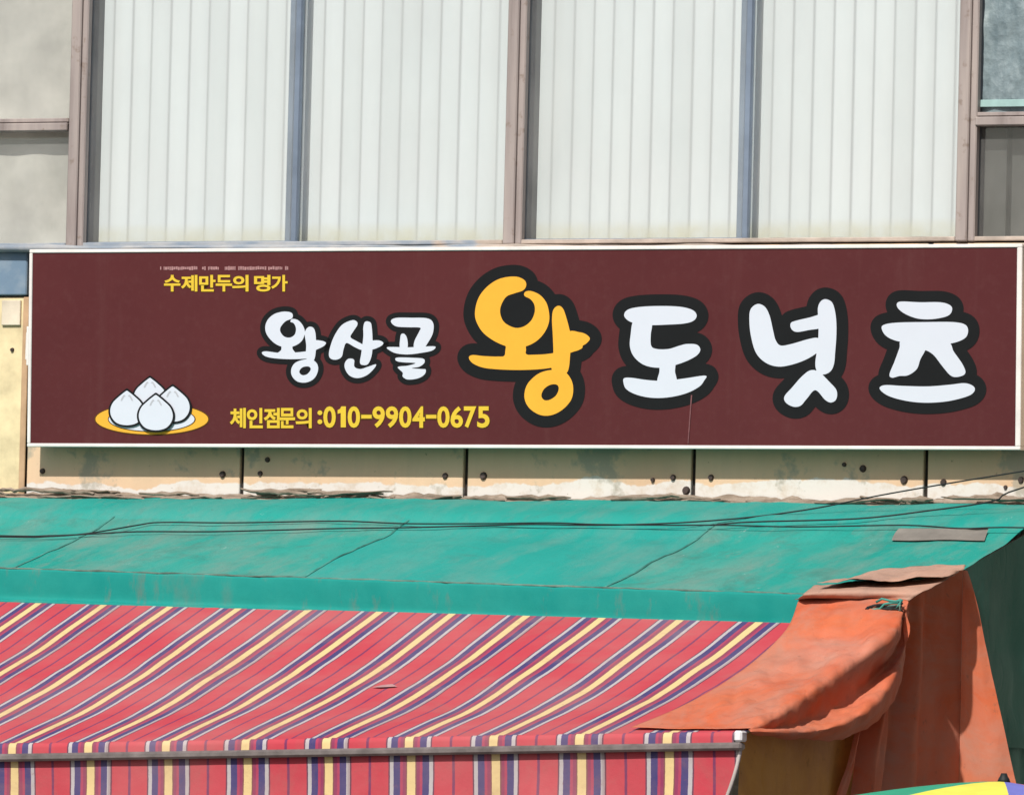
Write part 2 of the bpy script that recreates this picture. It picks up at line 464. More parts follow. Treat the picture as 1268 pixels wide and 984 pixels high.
# panels
joints = [-520, -255, 30, 299, 576, 858, 1146, 1430, 1800]
for a, b in zip(joints[:-1], joints[1:]):
    x0, x1 = X_(a, 600)+.012, X_(b, 600)-.012
    if a < -300: pass
    mt = M["cream"] if b <= 30 else M["panel"]
    dy = random.uniform(-.004, .004)
    part("panel", *box(x0, x1, -.001+dy, .028, Z_FOOT, Z_SILL-.012 if b > 30 else Z_(368, 0), .004), mt, wall)
    part("panel", *box(x0, x1, -.001-dy, .028, .13, Z_FOOT-.01, .004), M["panel"], wall)
# blue painted head block at the left end, with the little open hatch under it
part("painted_block", *box(X_(-520), X_(37), -.025, .028, Z_(366, 0), Z_SILL-.004, .006), M["blue"], wall)
part("trim_strip", *box(X_(27, 500), X_(34, 500), -.014, -.002, Z_(618, 30), Z_(368, 30), .003), plain("trim_tan", (.50, .33, .20), .8, .2), wall)
part("cover_plate", *box(X_(4, 390), X_(27, 390), -.02, -.003, Z_(403, 15), Z_(372, 15), .003), plain("plate_cream", (.66, .58, .46), .8, .2), wall)
# bolts
bm = bmesh.new()
bmesh.ops.create_cone(bm, cap_ends=True, segments=10, radius1=.020, radius2=.014, depth=.016)
bv, bf = bm_data(bm)
bme = bpy.data.meshes.new("bolt")
bme.from_pydata([(p.x, p.z*-1, p.y) for p in bv], [], bf); bme.materials.append(M["bolt"])
for q in [(52, 583), (275, 587), (322, 586), (331, 569), (551, 589), (598, 589), (833, 591), (808, 594), (880, 591), (1068, 580), (1119, 594), (1168, 597), (1245, 603), (1264, 594), (15, 433), (849, 607), (1045, 575)]:
    p = P(q[0], q[1], -.008)
    o = shared("bolt", bme, p, wall)
    s = random.uniform(.75, 1.12) if q not in ((808, 594), (1245, 603), (15, 433), (1045, 575)) else .6
    o.scale = (s, 1, s)
# sill ledge, uneven
rows = []
for (yy, zz) in ((.02, 303), (-.075, 304), (-.078, 309), (-.05, 312)):
    rows.append([P(px, zz, yy) + Vector((0, 0, .012*fbm((px*.02, zz, 1), 1))) for px in range(-520, 1801, 58)])
v, f, _, _ = grid(rows, 3, 2, lambda p, i, j: .004*fbm(p, 9))
part("sill", v, f, M["sill"], bld, True)

# windows
def vbar(px0, px1, y0, y1, mat, parent, name, z0=None, z1=None, py=296):
    ym = y0
    return part(name, *box(X_(px0, py, ym), X_(px1, py, ym), y0, y1, z0 or Z_SILL-.003, z1 or Z_HEAD+.003, .005), mat, parent)
def window(pxa, pxb, label=None, transom=None, stile=None):
    w = part("window", *box(X_(pxa), X_(pxb), -.012, .10, Z_(-150), Z_HEAD-.002, .004), M["frame"], bld)
    part("bottom_rail", *box(X_(pxa), X_(pxb), -.012, .10, Z_SILL-.002, Z_(297), .004), M["sill"], w)
    if label: w["label"] = label
    return w
POSTS = [(-205, -182), (82, 102), (623, 645), (1183, 1206), (1500, 1523)]
for a, b in POSTS:
    x0, x1 = X_(a, 296, -.02), X_(b, 296, -.02)
    xm = x0+(x1-x0)*.62
    part("mullion", *join(box(x0, xm, -.030, .028, Z_SILL-.004, Z_HEAD+.004, .006),
                          box(xm+.001, x1, -.018, .028, Z_SILL-.004, Z_HEAD+.004, .006)), M["frame"], bld)
    part("reveal", *box(x0+.01, x1-.002, .029, .24, Z_SILL-.004, Z_HEAD+.004, .002), M["reveal"], bld)
def pane(w, pxa, pxb, pya, pyb, y, mat):
    x0, x1, z0, z1 = X_(pxa, 296, y), X_(pxb, 296, y), Z_(pyb), Z_(pya)
    return part("pane", [(x0, y, z0), (x1, y, z0), (x1, y, z1), (x0, y, z1)], [[0, 1, 2, 3]], mat, w)
def sash(w, pxa, pxb, y, pyb=297, pya=-150, st=17, ml=True, mr=True, mat="sash"):
    x0, x1, z0, z1 = X_(pxa, 296, y), X_(pxb, 296, y), Z_(pyb), Z_(pya)
    s = .036
    bars = [box(x0, x1, y, y+.03, z0, z0+.006, .002), box(x0, x1, y, y+.03, z1-.03, z1, .004)]
    if ml: bars.append(box(x0, x0+s, y-.001, y+.031, z0-.001, z1+.001, .006))
    if mr: bars.append(box(x1-s*1.0, x1, y-.001, y+.031, z0-.001, z1+.001, .006))
    part("sash_frame", *join(*bars), M[mat], w)
    x0, x1, z0, z1, y = x0+.003, x1-.003, z0+.004, z1-.004, y+.014
    part("pane", [(x0, y, z0), (x1, y, z0), (x1, y, z1), (x0, y, z1)], [[0, 1, 2, 3]], M["glass"], w)
# big sliding windows
for (a, b, c) in ((102, 623, 359), (645, 1183, 918)):
    w = window(a, b, "wide sliding window with blue-grey meeting stile")
    sash(w, c-7, b+2, .070, ml=True, mr=False)
    sash(w, a-2, c+8, .030, ml=False, mr=True)
# left window with transom
w = window(-182, 82, "two-pane window with beige curtain, split by a transom")
part("transom", *join(box(X_(-182), X_(82), -.026, .06, Z_(163, 40), Z_(153, 40), .005), box(X_(-182), X_(82), -.010, .06, Z_(152, 40), Z_(147, 40), .003)), M["frame"], w)
pane(w, -184, 84, -150, 147, .045, M["glass_dull"])
pane(w, -184, 84, 163, 297, .045, M["glass_dull"])
# right window with film above, grey board below
w = window(1206, 1500, "two-pane window with textured film above and dark grey pane below")
part("transom", *join(box(X_(1206), X_(1500), -.026, .08, Z_(156, 1230), Z_(145, 1230), .005), box(X_(1206), X_(1500), -.010, .07, Z_(144, 1230), Z_(139, 1230), .003)), M["frame"], w)
gx0, gx1 = X_(1204, 296, .05), X_(1502, 296, .05)
nu, nv = 60, 60
V = []; F = []
for j in range(nv+1):
    for i in range(nu+1):
        x = gx0+(gx1-gx0)*i/nu; z = Z_(141, 1230)+(Z_(-150)-Z_(141, 1230))*j/nv
        V.append((x, .05+.014*fbm((x*1.0, 3, z*.6), 9), z))
for j in range(nv):
    for i in range(nu):
        F.append([j*(nu+1)+i, j*(nu+1)+i+1, (j+1)*(nu+1)+i+1, (j+1)*(nu+1)+i])
part("film_pane", V, F, M["film"], w, True)
part("film_hem", *box(gx0, gx1, .026, .034, Z_(132, 1230), Z_(123, 1230), .002), M["film_hem"], w)
pane(w, 1204, 1502, 156, 297, .045, M["glass_dull"])
part("backing_board", *box(gx0, X_(1246, 230, .1), .10, .11, Z_(298), Z_(157, 1230), .002), M["greyboard"], w)
part("backing_board", *box(X_(1252, 230, .12), gx1, .125, .135, Z_(298), Z_(157, 1230), .002), M["greyboard"], w)

# blinds: every slat its own piece
def slat_mesh(width, h):
    V = []; F = []
    n = 6
    for k in range(2):
        for i in range(n+1):
            t = i/n-.5
            V.append((t*width, -.010*math.cos(t*math.pi)+.004, k*h))
    for i in range(n): F.append([i, i+1, n+2+i, n+1+i])
    me = bpy.data.meshes.new("slat"); me.from_pydata(V, [], F); me.materials.append(M["blind"])
    me.polygons.foreach_set("use_smooth", [True]*len(me.polygons))
    return me
PITCH = X_(380, 296, .17)-X_(356.1, 296, .17)
sm = slat_mesh(PITCH*.985, Z_(-150)-BZ)
for (a, b, lab) in ((111, 630, "white vertical slat blind in the wide window beside the beige curtained window"),
                    (656, 1190, "white vertical slat blind in the wide window beside the film-covered window")):
    xs = X_(a, 296, .17)
    bl = thing("vertical_blind", (xs, .17, BZ), lab, "blind", "vertical blinds behind the wide windows")
    x1 = X_(b, 296, .17)
    part("head_rail", *box(xs-.05, x1+.03, .145, .195, Z_(-150)-.003, Z_(-150)+.04, .003), M["cap"], bl)
    n = int((x1-xs)/PITCH)+1
    for i in range(n):
        shared("slat", sm, (xs+PITCH*(i+.5)+random.uniform(-.0007, .0007), .17+random.uniform(-.002, .002), BZ+random.uniform(-.004, .004)), bl, math.radians(4+random.uniform(-.8, .8)))
# curtain behind the left window
rows = []
for j in range(2):
    zz = (Z_(300), Z_(-150))[j]
    rows.append([Vector((X_(px, 296, .10), .10+.004*math.sin(px*.11)+.004*fbm((px*.01, j, 4), 1), zz)) for px in range(-190, 96, 5)])
v, f, _, _ = grid(rows, 2, 6)
cu = part("curtain", v, f, M["curtain"], None, True)
tag(cu, "plain beige curtain hanging behind the left two-pane window", "curtain")

# ------------------------------------------------------------------ sign
SB, STOP = -.150, -.185
s_bl, s_tl, s_br = P(34, 553, SB), P(36.5, 308, STOP), P(1264, 557, SB)
SO = s_bl.copy()
SUx = (s_br-s_bl).normalized()
SV0 = (s_tl-s_bl)
SN = SV0.cross(SUx).normalized()
if SN.y > 0: SN = -SN
SVy = SN.cross(SUx).normalized()
if SVy.z < 0: SVy = -SVy
def sp(px, py, h=0.0):
    p = PP(px, py, SO, SN)
    return p + SN*h
def suv(px, py):
    p = PP(px, py, SO, SN)-SO
    return p.dot(SUx), p.dot(SVy)
sign = thing("shop_sign", SO, "wide maroon signboard with large white and orange Korean lettering on the wall", "sign")
SW = (s_br-s_bl).length
SH = suv(650, 305.5)[1]
def sbox(u0, u1, v0, v1, h0, h1, bev=.003):
    V, F = box(u0, u1, v0, v1, h0, h1, bev)
    return [SO+SUx*p.x+SVy*p.y+SN*p.z for p in V], F
part("face_panel", *sbox(.010, SW-.010, .010, SH-.010, -.045, 0.0, 0), M["maroon"], sign)
fw = .018
for (u0, u1, v0, v1) in ((0, SW, 0, fw), (0, SW, SH-fw, SH), (0, fw, fw+.0005, SH-fw-.0005), (SW-fw-.010, SW, fw+.0005, SH-fw-.0005)):
    part("frame_bar", *sbox(u0, u1, v0, v1, -.052, .007), M["sign_frame"], sign)
for px in (90, 640, 1180):
    for py in (340, 530):
        u, vv = suv(px, py)
        a = SO+SUx*u+SVy*vv-SN*.03
        part("bracket", *beam(a, (a.x, .001, a.z), .04, .03), M["steel"], sign)
u, vv = suv(33, 428)
part("side_bracket", *sbox(-.030, .002, vv-.10, vv+.10, -.05, -.03), M["sign_frame"], sign)
part("side_bracket", *beam(SO+SUx*(-.025)+SVy*vv-SN*.04, (SO+SUx*(-.025)+SVy*vv).to_3d().xyz*1 if False else Vector(((SO-SUx*.025).x, -.003, (SO+SVy*vv).z)), .03, .14), M["sign_frame"], sign)

# --- lettering
def smooth_poly(pts, sub=6):
    return np.array([(p.x, p.y) for p in crom([Vector((a, b)) for a, b in pts], sub, True)])
def sdf(poly, X, Y):
    a = poly; b = np.roll(poly, -1, 0)
    dmin = np.full(X.shape, 1e9); ins = np.zeros(X.shape, bool)
    for (x0, y0), (x1, y1) in zip(a, b):
        dx, dy = x1-x0, y1-y0
        L = dx*dx+dy*dy+1e-12
        t = np.clip(((X-x0)*dx+(Y-y0)*dy)/L, 0, 1)
        dmin = np.minimum(dmin, (X-x0-t*dx)**2+(Y-y0-t*dy)**2)
        if y0 != y1:
            c = ((y0 > Y) != (y1 > Y)) & (X < (x1-x0)*(Y-y0)/(y1-y0)+x0)
            ins ^= c
    d = np.sqrt(dmin)
    return np.where(ins, -d, d)
def contour(D, x0, y0, st, lev):
    D = D-lev
    ny, nx = D.shape
    segs = {}
    def ep(j, i, e):
        if e == 0: a, b, xa, ya, xb, yb = D[j, i], D[j, i+1], i, j, i+1, j; key = (0, j, i)
        elif e == 1: a, b, xa, ya, xb, yb = D[j, i+1], D[j+1, i+1], i+1, j, i+1, j+1; key = (1, j, i+1)
        elif e == 2: a, b, xa, ya, xb, yb = D[j+1, i], D[j+1, i+1], i, j+1, i+1, j+1; key = (0, j+1, i)
        else: a, b, xa, ya, xb, yb = D[j, i], D[j+1, i], i, j, i, j+1; key = (1, j, i)
        t = a/(a-b)
        return key, (x0+st*(xa+t*(xb-xa)), y0+st*(ya+t*(yb-ya)))
    tab = {1: [(3, 0)], 2: [(0, 1)], 3: [(3, 1)], 4: [(1, 2)], 5: [(3, 2), (1, 0)], 6: [(0, 2)], 7: [(3, 2)],
           8: [(2, 3)], 9: [(2, 0)], 10: [(0, 3), (2, 1)], 11: [(2, 1)], 12: [(1, 3)], 13: [(1, 0)], 14: [(0, 3)]}
    S = (D < 0).astype(int)
    code = S[:-1, :-1] + 2*S[:-1, 1:] + 4*S[1:, 1:] + 8*S[1:, :-1]
    nxt, pt = {}, {}
    for j, i in zip(*np.nonzero((code > 0) & (code < 15))):
        for e0, e1 in tab[int(code[j, i])]:
            k0, p0 = ep(j, i, e0); k1, p1 = ep(j, i, e1)
            nxt[k0] = k1; pt[k0] = p0; pt[k1] = p1
    loops = []
    while nxt:
        k0 = next(iter(nxt)); loop = []; k = k0
        while k in nxt:
            loop.append(pt[k]); k = nxt.pop(k)
        if len(loop) > 8: loops.append(loop)
    return loops
def fill_loops(loops):
    cu = bpy.data.curves.new("outline", 'CURVE'); cu.dimensions = '2D'; cu.fill_mode = 'FRONT'
    for lp in loops:
        s = cu.splines.new('POLY'); s.points.add(len(lp)-1)
        for q, (x, y) in zip(s.points, lp): q.co = (x, y, 0, 1)
        s.use_cyclic_u = True
    o = bpy.data.objects.new("outline", cu); COL.objects.link(o)
    me = bpy.data.meshes.new_from_object(o)
    bpy.data.objects.remove(o); bpy.data.curves.remove(cu)
    V = [tuple(x.co[:2]) for x in me.vertices]; F = [list(p.vertices) for p in me.polygons]
    bpy.data.meshes.remove(me)
    return V, F
def print_part(name, V2, F, h, mat, parent):
    V = [sp(x, y, h) for x, y in V2]
    o = part(name, V, F, mat, parent)
    if len(F) and sum((p.normal.dot(SN)*p.area) for p in o.data.polygons) < 0: o.data.flip_normals()
    return o
ZA = lambda l: [(560+x/3.729, 310+y/3.729) for x, y in l]
ZB = lambda l: [(880+x/3.268, 310+y/3.268) for x, y in l]
ZC = lambda l: [(310+x/4.1, 310+y/4.1) for x, y in l]
GL = [
 ("orange", 14.5, ZA,
  [[(300,122),(335,138),(343,162),(328,185),(290,198),(250,215),(225,260),(225,300),(245,335),(290,357),(330,352),(365,325),(382,285),(380,250),(362,225),(335,210),(338,192),(365,188),(405,205),(435,240),(448,285),(448,330),(430,375),(395,415),(350,440),(300,448),(250,442),(190,415),(140,375),(110,320),(108,270),(125,215),(160,170),(205,138),(250,124)],
   [(256,425),(300,440),(335,425),(342,455),(345,480),(400,488),(400,520),(300,520),(200,520),(200,492),(240,488),(247,460)],
   [(78,495),(95,483),(150,488),(230,490),(340,483),(420,480),(480,474),(520,480),(540,500),(500,530),(450,543),(380,550),(290,552),(200,548),(140,540),(95,520)],
   [(490,256),(512,268),(528,310),(545,375),(550,420),(546,480),(540,540),(525,568),(480,570),(460,545),(468,480),(466,400),(462,320),(468,275)],
   [(540,378),(590,378),(620,388),(637,408),(620,430),(604,440),(600,452),(570,465),(535,465)],
   [(470,552),(520,560),(550,595),(560,640),(550,690),(510,735),(460,760),(410,760),(365,735),(340,700),(335,660),(350,615),(390,575),(430,557)]],
  [[(455,620),(485,620),(493,640),(480,670),(450,690),(425,690),(413,670),(425,640)]]),
 ("white", 14.5, ZA,
  [[(795,300),(810,275),(860,262),(950,257),(1050,260),(1110,275),(1130,300),(1115,325),(1070,338),(990,343),(920,345),(860,340),(815,325)],
   [(838,325),(880,320),(922,335),(918,390),(920,440),(945,455),(1000,455),(1050,440),(1085,432),(1130,435),(1147,458),(1130,485),(1085,510),(1035,528),(990,540),(930,540),(880,525),(840,490),(822,445),(825,390)],
   [(962,520),(1000,515),(1030,520),(1030,560),(1036,602),(995,615),(950,605),(958,560)],
   [(795,590),(830,588),(900,598),(980,602),(1080,590),(1170,578),(1165,600),(1140,630),(1080,660),(1000,678),(920,680),(850,665),(805,640),(792,610)]], []),
 ("white", 14.5, ZB,
  [[(190,217),(220,228),(240,265),(255,330),(265,365),(285,385),(330,378),(400,358),(435,355),(445,380),(435,410),(390,440),(330,462),(275,470),(225,455),(185,415),(165,350),(158,290),(162,240)],
   [(325,295),(345,285),(400,272),(450,262),(450,310),(400,322),(350,330),(328,318)],
   [(470,198),(495,215),(508,270),(510,340),(505,410),(500,460),(485,490),(455,502),(430,485),(425,450),(435,380),(438,300),(435,235),(448,205)],
   [(405,485),(440,492),(480,530),(510,565),(510,600),(490,615),(465,605),(425,565),(390,600),(365,628),(335,632),(305,615),(300,590),(330,555),(370,510)]], []),
 ("white", 14.0, ZB,
  [[(755,215),(775,207),(850,210),(930,210),(970,222),(978,242),(960,265),(900,278),(840,276),(790,258),(760,235)],
   [(693,315),(705,300),(760,292),(870,290),(980,290),(1030,300),(1043,325),(1030,355),(980,375),(900,382),(820,378),(750,365),(710,345)],
   [(775,365),(860,370),(870,400),(850,440),(835,480),(800,505),(765,508),(735,515),(725,500),(745,450),(765,395)],
   [(850,372),(960,372),(985,410),(1020,460),(1032,495),(1010,510),(975,508),(940,470),(905,425),(875,405),(850,400)],
   [(685,560),(705,545),(780,548),(880,550),(970,543),(1030,537),(1065,550),(1068,570),(1040,590),(960,610),(870,616),(790,608),(720,588)]], []),
 ("white", 6.5, ZC,
  [[(195,312),(215,322),(213,345),(180,360),(155,390),(155,415),(175,438),(205,442),(228,425),(233,395),(222,370),(205,362),(215,348),(245,355),(270,385),(278,420),(262,460),(225,485),(180,492),(130,475),(90,435),(77,395),(88,355),(120,325),(160,312)],
   [(162,475),(190,480),(213,475),(216,500),(230,525),(190,535),(140,525),(158,505)],
   [(60,520),(80,512),(150,520),(230,518),(300,512),(330,520),(310,545),(220,552),(130,548),(80,538)],
   [(295,390),(320,392),(332,420),(335,480),(330,540),(315,565),(285,545),(285,480),(278,420)],
   [(325,460),(360,458),(385,468),(375,485),(345,500),(325,505)],
   [(270,555),(310,552),(340,575),(345,610),(325,650),(285,670),(240,665),(212,635),(210,600),(230,570)]],
  [[(275,590),(300,590),(308,605),(290,628),(265,633),(250,618),(258,600)]]),
 ("white", 6.5, ZC,
  [[(515,355),(540,360),(545,378),(525,410),(510,440),(540,460),(575,480),(585,500),(565,505),(530,490),(490,470),(475,500),(465,540),(435,555),(405,545),(402,510),(425,440),(465,380)],
   [(585,362),(610,365),(618,390),(622,460),(618,530),(600,575),(575,582),(558,570),(565,520),(575,440),(575,390)],
   [(615,462),(655,457),(677,470),(660,488),(615,502)],
   [(500,550),(528,555),(530,590),(560,602),(600,590),(640,578),(625,605),(590,635),(545,648),(505,635),(482,600),(482,570)]], []),
 ("white", 6.5, ZC,
  [[(715,360),(740,343),(820,342),(900,345),(930,370),(928,420),(905,465),(880,495),(835,495),(835,460),(860,410),(862,392),(800,390),(740,385)],
   [(768,425),(785,425),(798,450),(798,495),(762,495),(762,450)],
   [(695,492),(730,490),(800,492),(880,488),(940,488),(925,508),(870,520),(800,528),(740,522),(705,505)],
   [(738,548),(760,543),(830,545),(880,550),(885,570),(860,590),(820,598),(870,602),(892,605),(885,630),(850,650),(800,655),(775,640),(775,620),(750,592),(800,585),(840,572),(780,568),(745,562)]], []),
]
def glyph_field(polys, holes, pad, st):
    al = np.concatenate(polys)
    x0, y0 = al.min(0)-pad-3*st; x1, y1 = al.max(0)+pad+3*st
    X, Y = np.meshgrid(np.arange(x0, x1, st), np.arange(y0, y1, st))
    D = np.full(X.shape, 1e9)
    for p in polys: D = np.minimum(D, sdf(p, X, Y))
    for p in holes: D = np.maximum(D, -sdf(p, X, Y))
    return D, x0, y0, st
for gi, (colr, pad, tf, polys, holes) in enumerate(GL):
    st = .9 if pad > 10 else .6
    P_ = [smooth_poly(tf(q)) for q in polys]; H_ = [smooth_poly(tf(q)) for q in holes]
    D, x0, y0, st = glyph_field(P_, H_, pad, st)
    lp = contour(D, x0, y0, st, pad)
    ar = [sum(a[0]*b[1]-b[0]*a[1] for a, b in zip(l, l[1:]+l[:1])) for l in lp]
    big_ = max(ar, key=abs)
    lp = [l for l, a in zip(lp, ar) if a*big_ > 0]
    bo = print_part("letter_outline", *fill_loops(lp), .0018, M["sign_black"], sign)
    lt = print_part("letter", *fill_loops(contour(D, x0, y0, st, 0.0)), .0036, M["sign_yellow" if colr == "orange" else "sign_white"], sign)
    if colr == "orange": lt["label"] = "large orange syllable block"

def text_mesh(body, off):
    cu = bpy.data.curves.new("text", 'FONT'); cu.body = body; cu.offset = off; cu.resolution_u = 4
    o = bpy.data.objects.new("text", cu); COL.objects.link(o)
    bpy.context.view_layer.update()
    me = bpy.data.meshes.new_from_object(o)
    bpy.data.objects.remove(o); bpy.data.curves.remove(cu)
    V = [(x.co[0], x.co[1]) for x in me.vertices]; F = [list(p.vertices) for p in me.polygons]
    bpy.data.meshes.remove(me)
    return V, F
def text_print(body, x0, x1, y0, y1, bold, halo, mat="sign_lemon", back="sign_olive"):
    V, F = text_mesh(body, bold)
    A = np.array(V); mn, mx_ = A.min(0), A.max(0)
    sx, sy = (x1-x0)/(mx_[0]-mn[0]), (y1-y0)/(mx_[1]-mn[1])
    q = lambda V_: [(x0+(a-mn[0])*sx, y1-(b-mn[1])*sy) for a, b in V_]
    print_part("lettering", q(V), F, .0036, M[mat], sign)
    if halo:
        V2, F2 = text_mesh(body, bold+halo)
        print_part("lettering_halo", q(V2), F2, .0018, M[back], sign)
def text_run(body, xs, y0, y1, bold, halo, w):
    for ch, x in zip(body, xs): text_print(ch, x, x+w, y0, y1, bold, halo)
text_run("수제만두의", [203.5, 224.5, 247, 267.5, 287.8], 340.5, 361, .030, .022, 20.3)
text_run("명가", [315, 336.2], 340.5, 361, .030, .022, 20.3)
text_run("체인점문의", [285, 306, 327, 346, 366.5], 505, 530, .030, .022, 19.8)
text_print(":", 393.5, 399.5, 508, 525, .03, .02)
dx = 400.8
for ch in "010-9904-0675":
    if ch == '-':
        text_print(ch, dx+.3, dx+13.2, 513.5, 518, .0, .03); dx += 14.2
    elif ch == '1':
        one = [(4.6, 0), (10.2, 0), (10.2, 26), (3.8, 26), (3.8, 8.2), (0, 9.2), (0, 4.6), (3.0, 3.0)]
        print_part("lettering", *fill_loops([[(dx+1.2+a, 503+b) for a, b in one]]), .0036, M["sign_lemon"], sign); dx += 13.6
    else:
        text_print(ch, dx, dx+15.3, 503, 529.5, .028, .020); dx += 16.5
# the tiny line over the slogan: too small to read, a row of faint marks
x = 198.5; rr = random.Random(3)
V, F = [], []
while x < 359:
    w_ = rr.uniform(1.0, 2.6)
    if not (272 < x < 278) and rr.random() > .08:
        o = len(V); a, b = 329.6+rr.uniform(0, 1), 334.6-rr.uniform(0, 1)
        V += [(x, a), (x+w_, a), (x+w_, b), (x, b)]; F.append([o, o+1, o+2, o+3])
    x += w_+.5
print_part("fine_print", V, F, .0018, M["sign_pink"], sign)
# picture of steamed dumplings on a round tray
ZD = lambda l: [(20+x/3.784, 300+y/3.784) for x, y in l]
def ell(cx, cy, a, b, n=48): return [(cx+a*math.cos(2*math.pi*i/n), cy+b*math.sin(2*math.pi*i/n)) for i in range(n)]
def flat(name, pts, h, mat, pr, sm=True):
    pl = smooth_poly(pts, 5) if sm else np.array(pts)
    V, F = fill_loops([list(map(tuple, pl))])
    return print_part(name, V, F, h, mat, pr)
tray = flat("tray_picture", ZD(ell(637, 828, 270, 76)), .0018, M["sign_olive"], sign, False)
flat("tray_rim", ZD(ell(637, 828, 264, 71)), .0030, M["sign_yellow"], tray, False)
flat("tray_inner_line", ZD(ell(637, 828, 206, 60)), .0042, M["sign_olive"], tray, False)
flat("tray_inner", ZD(ell(637, 828, 201, 56)), .0054, M["sign_white"], tray, False)
hh = .0066
for (cx, cy, s) in ((630, 728, 88), (738, 772, 92), (525, 790, 90), (662, 812, 92)):
    dump = [(0, -1.14), (.13, -1.06), (.46, -.78), (.82, -.40), (.97, .05), (.88, .50), (.55, .86), (0, .98), (-.55, .86), (-.88, .50), (-.97, .05), (-.82, -.40), (-.46, -.78), (-.13, -1.06)]
    o_ = [(cx+x*s*1.0, cy-8+y*s*.95) for x, y in dump]
    i_ = [(cx+x*s*.89, cy-8+y*s*.845) for x, y in dump]
    dp = flat("dumpling_picture", ZD(o_), hh, M["sign_black"], sign)
    flat("dumpling_fill", ZD(i_), hh+.0012, M["sign_white"], dp)
    for sgn in (-1, 1):
        pl = [(cx+sgn*6, cy-70), (cx+sgn*14, cy-75), (cx+sgn*26, cy-58), (cx+sgn*28, cy-48), (cx+sgn*22, cy-50), (cx+sgn*13, cy-66)]
        flat("pleat", ZD(pl if sgn > 0 else pl[::-1]), hh+.0024, M["sign_grey"], dp)
    hh += .0036
V = [(856, 489), (857.6, 489), (853.0, 549), (851.8, 549)]
print_part("scratch", V, [[0, 1, 2, 3]], .0048, M["scratch"], sign)

# ------------------------------------------------------------------ teal lean-to canopy
EA, EB = P(0, 707, -1.66), P(1125, 744, -2.03)
def eave(px):      # point of the eave edge seen at px
    t = px/1125.0
    y = -1.66+(-2.03+1.66)*t
    return P(px, 707+(744-707)*t, y)
def at_x(a, b, x):
    t = (x-a.x)/(b.x-a.x); return a+(b-a)*t
def eave_x(x): return at_x(EA, EB, x)
WA, WB = P(0, 621, -.002), P(1268, 629, -.002)
def wallz(x): return at_x(WA, WB, x)
XL = P(-420, 700, -1.6).x
XR = EB.x
can = thing("market_canopy", (0, -1.0, .12), "teal painted lean-to roof with straight front board against the peach wall", "canopy")
def roof_pt(x, t, lift=0.0):     # t 0 at the wall, 1 at the eave; kink where flashing ends
    a, b = wallz(x), eave_x(x)
    p = a+(b-a)*t
    p.z += .035*math.sin(min(1, t*2.4)*math.pi)*(1 if t < .42 else 0) + lift
    return p
seams_px = [7, 368, 745]
xs = [XL] + [eave_x(P(px, 718, -1.8).x).x for px in seams_px] + [XR]
xs = [XL]+[eave(px).x for px in seams_px]+[XR]
xs.insert(1, (xs[0]+xs[1])/2+.0) if xs[1]-xs[0] > 2.2 else None
for i, (a, b) in enumerate(zip(xs[:-1], xs[1:])):
    lift0 = .003*i
    nu, nv = 36, 44
    b2 = b+.03 if i < len(xs)-2 else b
    V = []
    for j in range(nv+1):
        for k in range(nu+1):
            x = a+(b2-a)*k/nu; t = .30+.70*j/nv
            p = roof_pt(x, t, lift0)
            edge = min(k, nu-k)/nu
            p.z += .016*fbm((x, p.y, 2), 1.3) + .005*fbm((x, p.y, 3), 5) + (.0 if k == 0 and i > 0 else 0) + (-.004 if k == nu and i < len(xs)-2 else 0)
            V.append(p)
    F = [[j*(nu+1)+k, j*(nu+1)+k+1, (j+1)*(nu+1)+k+1, (j+1)*(nu+1)+k] for j in range(nv) for k in range(nu)]
    part("roof_sheet", V, F, M["teal"], can, True)
    if i > 0:
        sv = []
        for j in range(nv+1):
            q = V[j*(nu+1)]; wv = .003*fbm((a, q.y, 4), 6)
            sv += [q+Vector((-.004+wv, 0, .0035)), q+Vector((.010+wv, 0, .0035))]
        part("seam", sv, [[2*j, 2*j+1, 2*j+3, 2*j+2] for j in range(nv)], M["seam"], can)
# flashing sheet along the wall: rumpled
rows = []
NX = 130
for t in (0.0, .06, .16, .26, .335):
    row = []
    for k in range(NX+1):
        p = roof_pt(XL+(XR-XL)*k/NX, t, .022 if t < .3 else -.003)
        if t > .2: p.z += .016*fbm((p.x, p.y, 2), 1.3)+.005*fbm((p.x, p.y, 3), 5)
        row.append(p)
    rows.append(row)
v, f, _, _ = grid(rows, 2, 5, lambda p, i, j: .022*fbm((p.x*.5, p.y*2.2, 7), 1.6)*(1-j)+.006*fbm(p, 7)*(1-j))
part("flashing", v, f, M["teal"], can, True)
# ragged old sealant where roof meets wall
def flake(pc, L, w, tilt):
    n = 9; V = []
    for k in range(n):
        t = k/(n-1)
        c = pc+Vector(((t-.5)*L, random.uniform(-.012, .004), (t-.5)*L*tilt+.010*fbm((pc.x+t*.6, t*3, pc.z), 6)))
        ww = w*(math.sin(math.pi*(.08+.84*t))**.6)*random.uniform(.6, 1.15)
        V += [c+Vector((0, -.002, ww*.5)), c+Vector((0, -.022, 0)), c+Vector((0, -.004, -ww*.5))]
    F = []
    for k in range(n-1):
        o = k*3
        F += [[o, o+1, o+4, o+3], [o+1, o+2, o+5, o+4]]
    return V, F
fl = []
base = []
NB = 260
Vb = []
for k in range(NB+1):
    x = XL+(XR+.5-XL)*k/NB
    w = wallz(x)
    top = w.z+.046+.030*max(-.5, fbm((x, 0, 5), 2.2))+.018*fbm((x, 3, 5), 11)
    Vb += [Vector((x, -.010, top)), Vector((x, -.055, w.z+.030+.010*fbm((x, 6, 2), 9))), Vector((x, -.115, w.z-.012+.016*fbm((x, 9, 2), 5)))]
Fb = []
for k in range(NB):
    o = k*3
    Fb += [[o, o+1, o+4, o+3], [o+1, o+2, o+5, o+4]]
fl.append((Vb, Fb))
